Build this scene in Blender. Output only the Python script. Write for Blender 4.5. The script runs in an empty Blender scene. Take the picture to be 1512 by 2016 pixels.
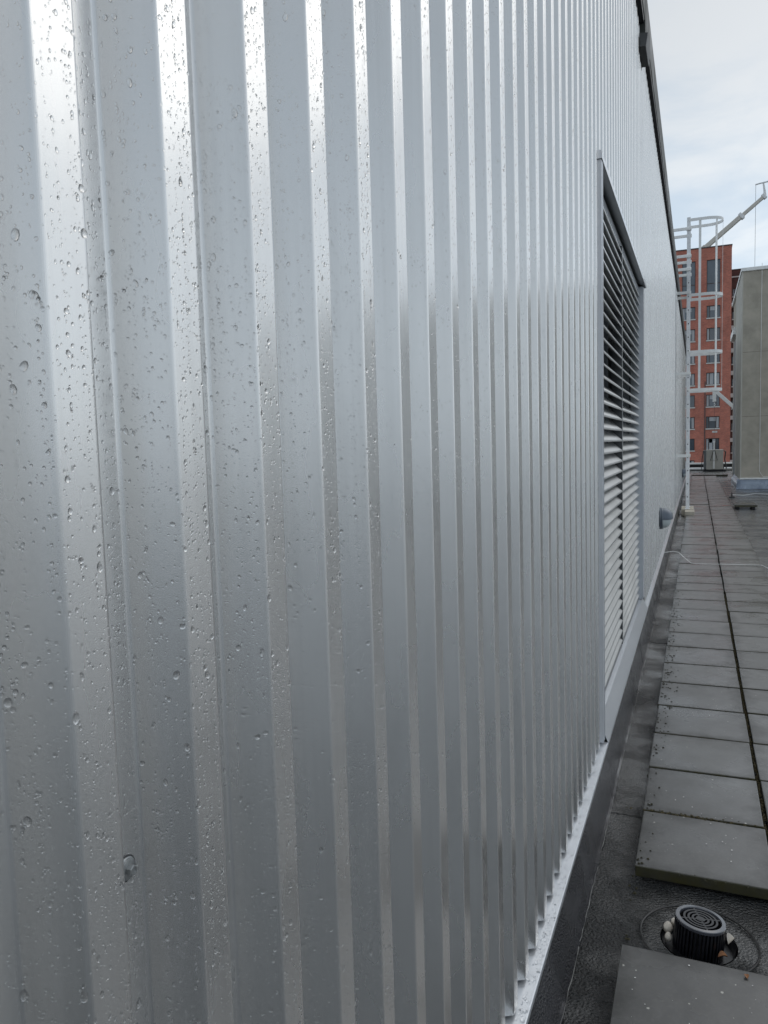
import bpy, bmesh, math, random
import numpy as np
from mathutils import Vector, Matrix
R = math.radians
random.seed(7); rng = np.random.default_rng(11)
sc = bpy.context.scene
col = sc.collection

# ------------------------------------------------------------------ camera
def make_camera(f=1493.0, W=1512.0, H=2016.0, yaw=22.506, pitch=4.83, roll=-1.638):
    y, p, r = R(yaw), R(pitch), R(roll)
    fw = Vector((-math.sin(y)*math.cos(p), math.cos(y)*math.cos(p), -math.sin(p)))
    rt = Vector((math.cos(y), math.sin(y), 0)); up = rt.cross(fw)
    rt2 = math.cos(r)*rt + math.sin(r)*up; up2 = -math.sin(r)*rt + math.cos(r)*up
    cd = bpy.data.cameras.new("camera"); co = bpy.data.objects.new("camera", cd); col.objects.link(co)
    m = Matrix((rt2, up2, -fw)).transposed().to_4x4()
    co.matrix_world = m                                     # the camera stands at the origin, eye height 1.70 m over the pavers
    cd.sensor_fit = 'VERTICAL'; cd.sensor_height = 24.0; cd.lens = 24.0*f/H
    cd.clip_start = 0.02; cd.clip_end = 5000
    sc.camera = co
make_camera()

# ------------------------------------------------------------------ sky, sun, exposure
SUN_AZ, SUN_EL = R(38), R(46)      # azimuth from +Y towards +X
def nd(nt, t, **kw):
    n = nt.nodes.new(t)
    for k, v in kw.items():
        if k.startswith('i_'):
            k2 = k[2:]; n.inputs[int(k2) if k2.isdigit() else k2.replace('_', ' ')].default_value = v
        else: setattr(n, k, v)
    return n
def make_world():
    w = bpy.data.worlds.new("World"); sc.world = w; w.use_nodes = True
    nt = w.node_tree; nt.nodes.clear(); L = nt.links.new
    out = nd(nt, 'ShaderNodeOutputWorld'); bg = nd(nt, 'ShaderNodeBackground'); bg.inputs[1].default_value = 0.1
    sky = nd(nt, 'ShaderNodeTexSky'); sky.sky_type = 'NISHITA'; sky.sun_disc = False
    sky.sun_elevation = SUN_EL; sky.sun_rotation = SUN_AZ; sky.dust_density = 3.0
    tc = nd(nt, 'ShaderNodeTexCoord'); sp = nd(nt, 'ShaderNodeSeparateXYZ'); L(tc.outputs['Generated'], sp.inputs[0])
    mz = nd(nt, 'ShaderNodeMath', operation='MAXIMUM'); mz.inputs[1].default_value = 0.0; L(sp.outputs[2], mz.inputs[0])
    az = nd(nt, 'ShaderNodeMath', operation='ADD'); az.inputs[1].default_value = 0.28; L(mz.outputs[0], az.inputs[0])
    dv = nd(nt, 'ShaderNodeVectorMath', operation='DIVIDE'); cb = nd(nt, 'ShaderNodeCombineXYZ')
    for i in range(3): L(az.outputs[0], cb.inputs[i])
    L(tc.outputs['Generated'], dv.inputs[0]); L(cb.outputs[0], dv.inputs[1])
    n1 = nd(nt, 'ShaderNodeTexNoise'); n1.inputs['Scale'].default_value = 2.6; n1.inputs['Detail'].default_value = 6; n1.inputs['Roughness'].default_value = .55
    n1.inputs['Distortion'].default_value = .4
    L(dv.outputs[0], n1.inputs['Vector'])
    r1 = nd(nt, 'ShaderNodeValToRGB'); r1.color_ramp.interpolation = 'EASE'
    r1.color_ramp.elements[0].position = .40; r1.color_ramp.elements[0].color = (.60, .71, .82, 1)
    r1.color_ramp.elements[1].position = .68; r1.color_ramp.elements[1].color = (.85, .89, .915, 1)
    L(n1.outputs[0], r1.inputs[0])
    # broad brightening of the cloud cover towards the hidden sun
    sd = (math.sin(SUN_AZ)*math.cos(SUN_EL), math.cos(SUN_AZ)*math.cos(SUN_EL), math.sin(SUN_EL))
    dt = nd(nt, 'ShaderNodeVectorMath', operation='DOT_PRODUCT'); dt.inputs[1].default_value = (.70, .59, .40); L(tc.outputs['Generated'], dt.inputs[0])
    t0 = nd(nt, 'ShaderNodeMapRange'); t0.inputs[1].default_value = -.65; t0.inputs[2].default_value = 1.0; L(dt.outputs['Value'], t0.inputs[0])
    pw = nd(nt, 'ShaderNodeMath', operation='POWER'); pw.inputs[1].default_value = 5.0; L(t0.outputs[0], pw.inputs[0])
    mr = nd(nt, 'ShaderNodeMath', operation='MULTIPLY_ADD'); mr.inputs[1].default_value = 2.2; mr.inputs[2].default_value = 7.0; L(pw.outputs[0], mr.inputs[0])
    sc1 = nd(nt, 'ShaderNodeVectorMath', operation='SCALE'); L(r1.outputs[0], sc1.inputs[0]); el = nd(nt, 'ShaderNodeMapRange'); el.interpolation_type = 'SMOOTHSTEP'; el.inputs[1].default_value = .08; el.inputs[2].default_value = .50; el.inputs[3].default_value = 1.28; el.inputs[4].default_value = .92; L(mz.outputs[0], el.inputs[0])
    ml = nd(nt, 'ShaderNodeMath', operation='MULTIPLY'); L(mr.outputs[0], ml.inputs[0]); L(el.outputs[0], ml.inputs[1]); L(ml.outputs[0], sc1.inputs['Scale'])
    mx = nd(nt, 'ShaderNodeMix', data_type='RGBA'); mx.inputs[0].default_value = .88
    L(sky.outputs[0], mx.inputs[6]); L(sc1.outputs[0], mx.inputs[7])
    L(mx.outputs[2], bg.inputs[0]); L(bg.outputs[0], out.inputs[0])
    sl = bpy.data.lights.new("sun", 'SUN'); sl.energy = 0.5; sl.angle = R(50); sl.color = (1, .96, .9)
    so = bpy.data.objects.new("sun", sl); col.objects.link(so); so.location = (10, 10, 30)
    so.rotation_euler = Vector(sd).to_track_quat('Z', 'Y').to_euler()
make_world()
sc.view_settings.view_transform = 'Standard'; sc.view_settings.look = 'None'
sc.view_settings.exposure = 0.25; sc.view_settings.gamma = 1.0; sc.view_settings.use_curve_mapping = False
sc.render.engine = 'CYCLES'; sc.cycles.use_denoising = True
sc.cycles.max_bounces = 10; sc.cycles.transmission_bounces = 6; sc.cycles.blur_glossy = 0.0
sc.cycles.sample_clamp_indirect = 6

# ------------------------------------------------------------------ helpers
class MB:
    """collects polygons; build() links them as one mesh object"""
    def __init__(s): s.v = []; s.f = []; s.m = []
    def add(s, vs, fs, mi=0):
        b = len(s.v); s.v += [tuple(v) for v in vs]; s.f += [[b+i for i in f] for f in fs]; s.m += [mi]*len(fs)
    def quad(s, a, b, c, d, mi=0): s.add([a, b, c, d], [[0, 1, 2, 3]], mi)
    def box(s, x0, x1, y0, y1, z0, z1, mi=0, M=None):
        vs = [Vector((x, y, z)) for z in (z0, z1) for y in (y0, y1) for x in (x0, x1)]
        if M is not None: vs = [M @ v for v in vs]
        s.add(vs, [[0, 2, 3, 1], [4, 5, 7, 6], [0, 1, 5, 4], [2, 6, 7, 3], [0, 4, 6, 2], [1, 3, 7, 5]], mi)
    def bbox(s, x0, x1, y0, y1, z0, z1, b=.004, mi=0, M=None, seg=1):
        bm = bmesh.new(); bmesh.ops.create_cube(bm, size=1)
        for v in bm.verts:
            v.co = Vector(((x0+x1)/2+v.co.x*(x1-x0), (y0+y1)/2+v.co.y*(y1-y0), (z0+z1)/2+v.co.z*(z1-z0)))
        bmesh.ops.bevel(bm, geom=bm.edges[:], offset=b, segments=seg, affect='EDGES', profile=.5)
        s.from_bm(bm, mi, M)
    def from_bm(s, bm, mi=0, M=None):
        bm.verts.index_update()
        s.add([(M @ v.co if M is not None else v.co.copy()) for v in bm.verts], [[v.index for v in f.verts] for f in bm.faces], mi); bm.free()
    def prism(s, prof, axis, a0, a1, mi=0, cap=True):
        """prof: closed 2-D outline in the two other axes (in order), extruded along axis"""
        n = len(prof)
        def P(u, w, a): return {0: (a, u, w), 1: (u, a, w), 2: (u, w, a)}[axis]
        vs = [P(u, w, a0) for u, w in prof] + [P(u, w, a1) for u, w in prof]
        fs = [[i, (i+1) % n, n+(i+1) % n, n+i] for i in range(n)]
        if cap: fs += [list(range(n))[::-1], list(range(n, 2*n))]
        s.add(vs, fs, mi)
    def tube(s, pts, r, n=8, mi=0, cap=True):
        pts = [Vector(p) for p in pts]; rs = r if isinstance(r, (list, tuple)) else [r]*len(pts)
        rings = []; prev = None
        for i, p in enumerate(pts):
            t = (pts[min(i+1, len(pts)-1)]-pts[max(i-1, 0)]).normalized()
            a = prev if prev is not None else (Vector((0, 0, 1)) if abs(t.z) < .9 else Vector((1, 0, 0)))
            u = (a - t*a.dot(t)).normalized(); prev = u; w = t.cross(u)
            rings.append([p + rs[i]*(math.cos(2*math.pi*k/n)*u + math.sin(2*math.pi*k/n)*w) for k in range(n)])
        vs = [v for ring in rings for v in ring]; fs = []
        for i in range(len(pts)-1):
            for k in range(n): fs.append([i*n+k, i*n+(k+1) % n, (i+1)*n+(k+1) % n, (i+1)*n+k])
        if cap: fs += [list(range(n))[::-1], [(len(pts)-1)*n+k for k in range(n)]]
        s.add(vs, fs, mi)
    def lathe(s, prof, c, n=32, mi=0, M=None, ang=2*math.pi, start=0):
        """prof: (r, h) list; around local z at c"""
        full = abs(ang-2*math.pi) < 1e-6; cnt = n if full else n+1; vs = []
        for r, h in prof:
            for k in range(cnt):
                a = start+ang*k/n; v = Vector((r*math.cos(a), r*math.sin(a), h))
                vs.append((M @ v if M is not None else v) + Vector(c))
        fs = []
        for i in range(len(prof)-1):
            for k in range(n):
                k2 = (k+1) % cnt
                fs.append([i*cnt+k, i*cnt+k2, (i+1)*cnt+k2, (i+1)*cnt+k])
        s.add(vs, fs, mi)
    def build(s, name, mats, parent=None, smooth=False, label=None):
        me = bpy.data.meshes.new(name); me.from_pydata(s.v, [], s.f)
        for m in (mats if isinstance(mats, (list, tuple)) else [mats]): me.materials.append(m)
        me.polygons.foreach_set('material_index', s.m)
        if smooth: me.polygons.foreach_set('use_smooth', [True]*len(s.f))
        me.update(); o = bpy.data.objects.new(name, me); col.objects.link(o)
        if parent is not None: o.parent = parent; o.matrix_parent_inverse = parent.matrix_world.inverted() if False else Matrix.Translation(-Vector(parent.location)) 
        if label: o['label'] = label
        if smooth:
            try: me.set_sharp_from_angle(angle=R(38))
            except Exception: pass
        return o
def empty(name, loc=(0, 0, 0)):
    o = bpy.data.objects.new(name, None); col.objects.link(o); o.location = loc; o.empty_display_size = .1; return o
def tag(o, label=None, cat=None, group=None, kind=None):
    if label: o['label'] = label
    if cat: o['category'] = cat
    if group: o['group'] = group
    if kind: o['kind'] = kind
    return o

# ------------------------------------------------------------------ materials
def mat(name, base=(.5, .5, .5), rough=.5, metal=0.0, var=0.0, vscale=6.0, bump=0.0, bscale=40.0, rvar=0.0, coat=0.0, crough=.05, spec=.5, vcol=None, stretch=(1, 1, 1), rscale=None, detail=6):
    """Principled with noise-varied colour (towards vcol), roughness and bump, all in object space"""
    m = bpy.data.materials.new(name); m.use_nodes = True; nt = m.node_tree; L = nt.links.new
    b = nt.nodes['Principled BSDF']; b.inputs['Metallic'].default_value = metal; b.inputs['Roughness'].default_value = rough
    b.inputs['Base Color'].default_value = (*base, 1); b.inputs['Coat Weight'].default_value = coat; b.inputs['Coat Roughness'].default_value = crough
    b.inputs['Specular IOR Level'].default_value = spec
    tc = nd(nt, 'ShaderNodeTexCoord'); mp = nd(nt, 'ShaderNodeMapping'); mp.inputs['Scale'].default_value = stretch; L(tc.outputs['Object'], mp.inputs[0])
    def noise(scale, det=detail, ro=.6):
        n = nd(nt, 'ShaderNodeTexNoise'); n.inputs['Scale'].default_value = scale; n.inputs['Detail'].default_value = det; n.inputs['Roughness'].default_value = ro
        L(mp.outputs[0], n.inputs['Vector']); return n
    if var > 0 or vcol:
        n = noise(vscale); r = nd(nt, 'ShaderNodeMapRange'); r.inputs[1].default_value = .3; r.inputs[2].default_value = .7
        L(n.outputs[0], r.inputs[0])
        mx = nd(nt, 'ShaderNodeMix', data_type='RGBA'); L(r.outputs[0], mx.inputs[0])
        c2 = vcol if vcol else tuple(c*(1-var) for c in base)
        mx.inputs[6].default_value = (*base, 1); mx.inputs[7].default_value = (*c2, 1); L(mx.outputs[2], b.inputs['Base Color'])
    if rvar > 0:
        n = noise(rscale or vscale*.7); r = nd(nt, 'ShaderNodeMapRange'); r.inputs[1].default_value = .35; r.inputs[2].default_value = .65
        r.inputs[3].default_value = max(.02, rough-rvar); r.inputs[4].default_value = min(1, rough+rvar); L(n.outputs[0], r.inputs[0]); L(r.outputs[0], b.inputs['Roughness'])
    if bump > 0:
        n = noise(bscale, 4); bp = nd(nt, 'ShaderNodeBump'); bp.inputs['Strength'].default_value = bump; bp.inputs['Distance'].default_value = .01
        L(n.outputs[0], bp.inputs['Height']); L(bp.outputs[0], b.inputs['Normal'])
    return m
M = {}
def cladding_mat():
    m = mat('coated_sheet_metal', (.585, .588, .588), .25, .88, coat=.22, crough=.14)
    nt = m.node_tree; L = nt.links.new; b = nt.nodes['Principled BSDF']
    tc = nd(nt, 'ShaderNodeTexCoord')
    # faint oil-canning of the thin sheet and the fine grain of metallic paint
    mp = nd(nt, 'ShaderNodeMapping'); mp.inputs['Scale'].default_value = (6, 6, 1.3); L(tc.outputs['Object'], mp.inputs[0])
    n = nd(nt, 'ShaderNodeTexNoise'); n.inputs['Scale'].default_value = 1.6; n.inputs['Detail'].default_value = 2; L(mp.outputs[0], n.inputs['Vector'])
    b1 = nd(nt, 'ShaderNodeBump'); b1.inputs['Strength'].default_value = .26; b1.inputs['Distance'].default_value = .006; L(n.outputs[0], b1.inputs['Height'])
    n2 = nd(nt, 'ShaderNodeTexNoise'); n2.inputs['Scale'].default_value = 900; n2.inputs['Detail'].default_value = 1; L(tc.outputs['Object'], n2.inputs['Vector'])
    b2 = nd(nt, 'ShaderNodeBump'); b2.inputs['Strength'].default_value = .05; b2.inputs['Distance'].default_value = .0006; L(n2.outputs[0], b2.inputs['Height']); L(b1.outputs[0], b2.inputs['Normal'])
    L(b2.outputs[0], b.inputs['Normal'])
    mp3 = nd(nt, 'ShaderNodeMapping'); mp3.inputs['Scale'].default_value = (2, 2, .8); L(tc.outputs['Object'], mp3.inputs[0])
    n3 = nd(nt, 'ShaderNodeTexNoise'); n3.inputs['Scale'].default_value = 3; n3.inputs['Detail'].default_value = 5; L(mp3.outputs[0], n3.inputs['Vector'])
    r = nd(nt, 'ShaderNodeMapRange'); r.inputs[1].default_value = .3; r.inputs[2].default_value = .7; r.inputs[3].default_value = .23; r.inputs[4].default_value = .31
    L(n3.outputs[0], r.inputs[0]); L(r.outputs[0], b.inputs['Roughness'])
    mp4 = nd(nt, 'ShaderNodeMapping'); mp4.inputs['Scale'].default_value = (40, 40, .55); L(tc.outputs['Object'], mp4.inputs[0])
    n4 = nd(nt, 'ShaderNodeTexNoise'); n4.inputs['Scale'].default_value = 2.2; n4.inputs['Detail'].default_value = 6; L(mp4.outputs[0], n4.inputs['Vector'])
    n5 = nd(nt, 'ShaderNodeTexNoise'); n5.inputs['Scale'].default_value = 3.5; n5.inputs['Detail'].default_value = 4; L(tc.outputs['Object'], n5.inputs['Vector'])
    ml = nd(nt, 'ShaderNodeMath', operation='MULTIPLY'); L(n4.outputs[0], ml.inputs[0]); L(n5.outputs[0], ml.inputs[1])
    r4 = nd(nt, 'ShaderNodeMapRange'); r4.inputs[1].default_value = .22; r4.inputs[2].default_value = .40; L(ml.outputs[0], r4.inputs[0])
    mx = nd(nt, 'ShaderNodeMix', data_type='RGBA'); L(r4.outputs[0], mx.inputs[0]); mx.inputs[6].default_value = (.70, .694, .682, 1); mx.inputs[7].default_value = (.66, .654, .642, 1); L(mx.outputs[2], b.inputs['Base Color'])
    return m
M['clad'] = cladding_mat()
M['flash'] = mat('pale_coated_flashing', (.62, .64, .67), .28, .5, var=.1, vscale=3, coat=.3, bump=.05, bscale=8)
M['alu'] = mat('louvre_aluminium', (.62, .625, .62), .36, .85, var=.08, vscale=2, rvar=.04)
M['louvre_frame'] = mat('louvre_frame_paint', (.58, .60, .63), .35, .35, var=.1)
M['alu_dark'] = mat('louvre_frame_grey', (.27, .28, .30), .4, .4, var=.1)
M['hood'] = mat('hood_grey', (.24, .25, .26), .4, .5, var=.1)
M['mullion_shade'] = mat('mullion_shade_grey', (.07, .072, .075), .5)  # dark tone carrying the shadow band of the louvre mullion
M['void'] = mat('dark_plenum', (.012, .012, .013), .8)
M['coping'] = mat('dark_coping_paint', (.034, .038, .033), .55, 0, var=.35, vscale=3, rvar=.15)
M['soffit'] = mat('dark_soffit', (.02, .02, .024), .6)
M['galv'] = mat('galvanised_steel', (.88, .89, .90), .45, 0, var=.2, vscale=20, rvar=.12)
M['white_metal'] = mat('white_painted_metal', (.90, .90, .88), .4, 0, var=.12, vscale=10)
M['black'] = mat('black_rubber', (.015, .015, .017), .5)
M['lead'] = mat('grey_blue_metal_sheet', (.34, .39, .46), .32, .45, var=.55, vscale=2.2, rvar=.12, vcol=(.13, .16, .22))
M['brown_glass'] = None
def membrane_mat(name, base, gran, patch):
    m = bpy.data.materials.new(name); m.use_nodes = True; nt = m.node_tree; L = nt.links.new; b = nt.nodes['Principled BSDF']
    tc = nd(nt, 'ShaderNodeTexCoord')
    def noise(s, d=5, ro=.6):
        n = nd(nt, 'ShaderNodeTexNoise'); n.inputs['Scale'].default_value = s; n.inputs['Detail'].default_value = d; n.inputs['Roughness'].default_value = ro; L(tc.outputs['Object'], n.inputs['Vector']); return n
    n1 = noise(1.3); n2 = noise(9)
    ad = nd(nt, 'ShaderNodeMath', operation='MULTIPLY_ADD'); ad.inputs[1].default_value = .35; L(n2.outputs[0], ad.inputs[0]); L(n1.outputs[0], ad.inputs[2])
    mr = nd(nt, 'ShaderNodeMapRange'); mr.inputs[1].default_value = .52; mr.inputs[2].default_value = .82; L(ad.outputs[0], mr.inputs[0])
    mx = nd(nt, 'ShaderNodeMix', data_type='RGBA'); L(mr.outputs[0], mx.inputs[0]); mx.inputs[6].default_value = (*base, 1); mx.inputs[7].default_value = (*patch, 1)
    L(mx.outputs[2], b.inputs['Base Color'])
    rr = nd(nt, 'ShaderNodeMapRange'); rr.inputs[1].default_value = .4; rr.inputs[2].default_value = .62; rr.inputs[3].default_value = .10; rr.inputs[4].default_value = .30
    n4 = noise(1.9, 4); L(n4.outputs[0], rr.inputs[0]); L(rr.outputs[0], b.inputs['Roughness'])
    # pools fill the grain: less bump where the water lies
    g = noise(gran, 3, .7); v = nd(nt, 'ShaderNodeTexVoronoi'); v.inputs['Scale'].default_value = gran*.7; L(tc.outputs['Object'], v.inputs['Vector'])
    mm = nd(nt, 'ShaderNodeMath', operation='MULTIPLY'); L(g.outputs[0], mm.inputs[0]); L(v.outputs['Distance'], mm.inputs[1])
    bp = nd(nt, 'ShaderNodeBump'); bp.inputs['Distance'].default_value = .06
    st = nd(nt, 'ShaderNodeMapRange'); st.inputs[1].default_value = .4; st.inputs[2].default_value = .6; st.inputs[3].default_value = .25; st.inputs[4].default_value = .9
    L(n4.outputs[0], st.inputs[0]); L(st.outputs[0], bp.inputs['Strength']); L(mm.outputs[0], bp.inputs['Height'])
    L(bp.outputs[0], b.inputs['Normal'])
    b.inputs['Specular IOR Level'].default_value = .5; b.inputs['Coat IOR'].default_value = 1.42; b.inputs['Coat Roughness'].default_value = .24
    bc = nd(nt, 'ShaderNodeBump'); bc.inputs['Distance'].default_value = .03; bc.inputs['Strength'].default_value = .6; L(mm.outputs[0], bc.inputs['Height']); cs = nd(nt, 'ShaderNodeMapRange'); cs.inputs[1].default_value = .42; cs.inputs[2].default_value = .60; cs.inputs[3].default_value = .04; cs.inputs[4].default_value = .6; L(n4.outputs[0], cs.inputs[0]); L(cs.outputs[0], bc.inputs['Strength']); L(bc.outputs[0], b.inputs['Coat Normal'])
    cw = nd(nt, 'ShaderNodeMapRange'); cw.inputs[1].default_value = .38; cw.inputs[2].default_value = .62; cw.inputs[3].default_value = 1; cw.inputs[4].default_value = .45; L(n4.outputs[0], cw.inputs[0]); L(cw.outputs[0], b.inputs['Coat Weight'])
    return m
M['membrane'] = membrane_mat('wet_bitumen_felt', (.024, .025, .026), 140, (.040, .040, .038))
M['upstand'] = membrane_mat('wet_bitumen_upstand', (.022, .022, .027), 190, (.034, .034, .042))
def paver_mat():
    m = bpy.data.materials.new('wet_concrete_paver'); m.use_nodes = True; nt = m.node_tree; L = nt.links.new; b = nt.nodes['Principled BSDF']
    tc = nd(nt, 'ShaderNodeTexCoord'); ge = nd(nt, 'ShaderNodeNewGeometry'); oi = nd(nt, 'ShaderNodeObjectInfo')
    def noise(s, d=6, ro=.6, src=ge.outputs['Position']):
        n = nd(nt, 'ShaderNodeTexNoise'); n.inputs['Scale'].default_value = s; n.inputs['Detail'].default_value = d; n.inputs['Roughness'].default_value = ro; L(src, n.inputs['Vector']); return n
    def rng_(src, a, b_, c, d):
        r = nd(nt, 'ShaderNodeMapRange'); r.inputs[1].default_value = a; r.inputs[2].default_value = b_; r.inputs[3].default_value = c; r.inputs[4].default_value = d; L(src, r.inputs[0]); return r
    def mix(f, a, b_):
        x = nd(nt, 'ShaderNodeMix', data_type='RGBA')
        if hasattr(f, 'name'): L(f, x.inputs[0])
        else: x.inputs[0].default_value = f
        for i, c in ((6, a), (7, b_)):
            if isinstance(c, tuple): x.inputs[i].default_value = (*c, 1)
            else: L(c, x.inputs[i])
        return x.outputs[2]
    n1 = noise(4.5); c = mix(rng_(n1.outputs[0], .32, .68, 0, 1).outputs[0], (.014, .014, .013), (.036, .036, .0345))
    n2 = noise(70, 4, .7); c = mix(rng_(n2.outputs[0], .5, .75, 0, .45).outputs[0], c, (.09, .088, .08))
    # each slab its own tone
    hs = nd(nt, 'ShaderNodeHueSaturation'); L(c, hs.inputs['Color']); L(rng_(oi.outputs['Random'], 0, 1, .65, 1.4).outputs[0], hs.inputs['Value']); c = hs.outputs[0]
    # pale specks: lichen, grit and droppings
    v = nd(nt, 'ShaderNodeTexVoronoi'); v.inputs['Scale'].default_value = 24; L(ge.outputs['Position'], v.inputs['Vector'])
    n5 = noise(90, 2); s1 = nd(nt, 'ShaderNodeMath', operation='MULTIPLY_ADD'); s1.inputs[1].default_value = .16; L(n5.outputs[0], s1.inputs[0]); L(v.outputs['Distance'], s1.inputs[2])
    sep = nd(nt, 'ShaderNodeSeparateColor'); L(v.outputs['Color'], sep.inputs[0])
    th = rng_(sep.outputs[0], .5, 1, .09, .20)
    lt = nd(nt, 'ShaderNodeMath', operation='LESS_THAN'); L(s1.outputs[0], lt.inputs[0]); L(th.outputs[0], lt.inputs[1])
    lm = nd(nt, 'ShaderNodeMath', operation='MULTIPLY'); lm.inputs[1].default_value = .8; L(lt.outputs[0], lm.inputs[0])
    c = mix(lm.outputs[0], c, (.42, .41, .37))
    # dark pits
    v2 = nd(nt, 'ShaderNodeTexVoronoi'); v2.inputs['Scale'].default_value = 11; L(ge.outputs['Position'], v2.inputs['Vector'])
    s2 = nd(nt, 'ShaderNodeMath', operation='MULTIPLY_ADD'); s2.inputs[1].default_value = .12; L(n5.outputs[0], s2.inputs[0]); L(v2.outputs['Distance'], s2.inputs[2])
    l2 = nd(nt, 'ShaderNodeMath', operation='LESS_THAN'); l2.inputs[1].default_value = .115; L(s2.outputs[0], l2.inputs[0])
    c = mix(l2.outputs[0], c, (.02, .02, .017))
    # moss film on the standing edges
    sx = nd(nt, 'ShaderNodeSeparateXYZ'); L(ge.outputs['True Normal'], sx.inputs[0])
    up = rng_(sx.outputs[2], .3, .8, 1, 0); nm = noise(14, 5); e = nd(nt, 'ShaderNodeMath', operation='MULTIPLY'); L(up.outputs[0], e.inputs[0]); L(rng_(nm.outputs[0], .35, .6, .35, 1).outputs[0], e.inputs[1])
    c = mix(e.outputs[0], c, (.050, .046, .018))
    L(c, b.inputs['Base Color'])
    n3 = noise(2.3, 5, .55); rg = rng_(n3.outputs[0], .36, .66, .2, .45); L(rg.outputs[0], b.inputs['Roughness'])
    bp = nd(nt, 'ShaderNodeBump'); bp.inputs['Strength'].default_value = .16; bp.inputs['Distance'].default_value = .002
    n6 = noise(160, 4, .7); L(n6.outputs[0], bp.inputs['Height'])
    bp2 = nd(nt, 'ShaderNodeBump'); bp2.inputs['Strength'].default_value = .35; bp2.inputs['Distance'].default_value = .014; n7 = noise(3.2, 3); L(n7.outputs[0], bp2.inputs['Height']); L(bp2.outputs[0], bp.inputs['Normal'])
    L(bp.outputs[0], b.inputs['Normal']); b.inputs['Specular IOR Level'].default_value = .3
    b.inputs['Coat IOR'].default_value = 1.62
    so_ = nd(nt, 'ShaderNodeSeparateXYZ'); L(tc.outputs['Object'], so_.inputs[0])
    ax = nd(nt, 'ShaderNodeMath', operation='ABSOLUTE'); ay = nd(nt, 'ShaderNodeMath', operation='ABSOLUTE'); L(so_.outputs[0], ax.inputs[0]); L(so_.outputs[1], ay.inputs[0])
    em = nd(nt, 'ShaderNodeMath', operation='MAXIMUM'); L(ax.outputs[0], em.inputs[0]); L(ay.outputs[0], em.inputs[1])
    ew = nd(nt, 'ShaderNodeMath', operation='MULTIPLY_ADD'); ew.inputs[1].default_value = .22; n8 = noise(7, 4); L(n8.outputs[0], ew.inputs[0]); L(em.outputs[0], ew.inputs[2])
    L(rng_(ew.outputs[0], .29, .40, 1.0, .30).outputs[0], b.inputs['Coat Weight'])       # sheen gradient put into the coat: full mid-slab, thin at drier edges
    pr = nd(nt, 'ShaderNodeMath', operation='MULTIPLY_ADD'); pr.inputs[1].default_value = 7.31; L(oi.outputs['Random'], pr.inputs[0]); fr = nd(nt, 'ShaderNodeMath', operation='FRACT'); L(pr.outputs[0], fr.inputs[0])
    ra = nd(nt, 'ShaderNodeMath', operation='ADD'); L(rng_(n3.outputs[0], .36, .66, .24, .40).outputs[0], ra.inputs[0]); L(rng_(fr.outputs[0], 0, 1, 0, .11).outputs[0], ra.inputs[1]); L(ra.outputs[0], b.inputs['Coat Roughness']); L(bp2.outputs[0], b.inputs['Coat Normal'])
    return m
M['paver'] = paver_mat()
M['concrete'] = mat('weathered_concrete', (.49, .445, .37), .8, 0, vscale=2.6, vcol=(.35, .32, .265), bump=.35, bscale=30, detail=10)
M['concrete_pale'] = mat('pale_side', (.58, .555, .49), .75, 0, var=.22, vscale=1.2, bump=.15, bscale=20)
M['reflection_volume'] = mat('pale_reflector', (.80, .79, .76), .7, 0, var=.1, vscale=1)  # for the added volume that lightens the wall reflections
M['joint'] = mat('panel_joint_mortar', (.30, .285, .24), .8, 0, var=.4, vscale=3)
M['moss'] = mat('brown_moss', (.075, .055, .02), .9, 0, vscale=60, vcol=(.03, .028, .012), bump=.6, bscale=150)
M['moss_dark'] = mat('dark_moss', (.022, .020, .012), .9, 0, vscale=60, vcol=(.045, .04, .016), bump=.6, bscale=150)
M['pebble'] = mat('pale_pebble', (.55, .51, .45), .45, 0, var=.3, vscale=30)
M['screw'] = mat('screw_steel', (.36, .37, .37), .35, .7, var=.3, vscale=200)
M['rim'] = mat('grey_wet_plastic', (.06, .063, .075), .2, 0, coat=1, crough=.1)
M['leaf'] = mat('brown_leaf', (.30, .115, .03), .5, 0, var=.5, vscale=40)
M['plastic'] = mat('black_plastic', (.012, .0125, .016), .30, 0, var=.2, vscale=30, bump=.05, bscale=120)
M['corner_pale'] = mat('pale_corner_line', (.26, .26, .25), .5, 0, var=.8, vscale=22)
M['seam'] = mat('felt_lap', (.014, .014, .015), .45, 0, var=.3)
M['lamp_grey'] = mat('lamp_housing', (.115, .135, .165), .4, .3, var=.15)
M['lens'] = mat('opal_lens', (.50, .55, .56), .3)
M['dark_box'] = mat('dark_grey_box', (.085, .088, .09), .5, .2, var=.15)
M['lens_dark'] = mat('dark_lens', (.02, .021, .023), .5)
M['box_cream'] = mat('cream_cabinet', (.52, .50, .45), .5, 0, var=.2, vscale=4)
M['boom'] = mat('boom_paint', (.66, .63, .57), .5, 0, var=.15, vscale=1)
M['roofing'] = mat('grey_roofing', (.12, .12, .12), .8, 0, var=.3, vscale=1)
M['city'] = mat('distant_ground', (.10, .105, .10), .9, 0, vscale=.03, vcol=(.06, .07, .05))
M['frame_brown'] = mat('dark_window_frame', (.055, .030, .026), .5, 0)
M['frame_white'] = mat('white_window_frame', (.7, .7, .68), .5, 0)
M['curtain'] = mat('white_blind', (.55, .56, .58), .8, 0, var=.3, vscale=3, stretch=(6, 1, .3))
M['stone_white'] = mat('white_stone_sill', (.72, .71, .68), .7, 0, var=.12, vscale=3)
def glass_pane():
    m = mat('window_pane', (.10, .125, .155), .08, 0, var=.5, vscale=.5); m.node_tree.nodes['Principled BSDF'].inputs['Specular IOR Level'].default_value = .9; return m
M['pane'] = glass_pane()
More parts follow.
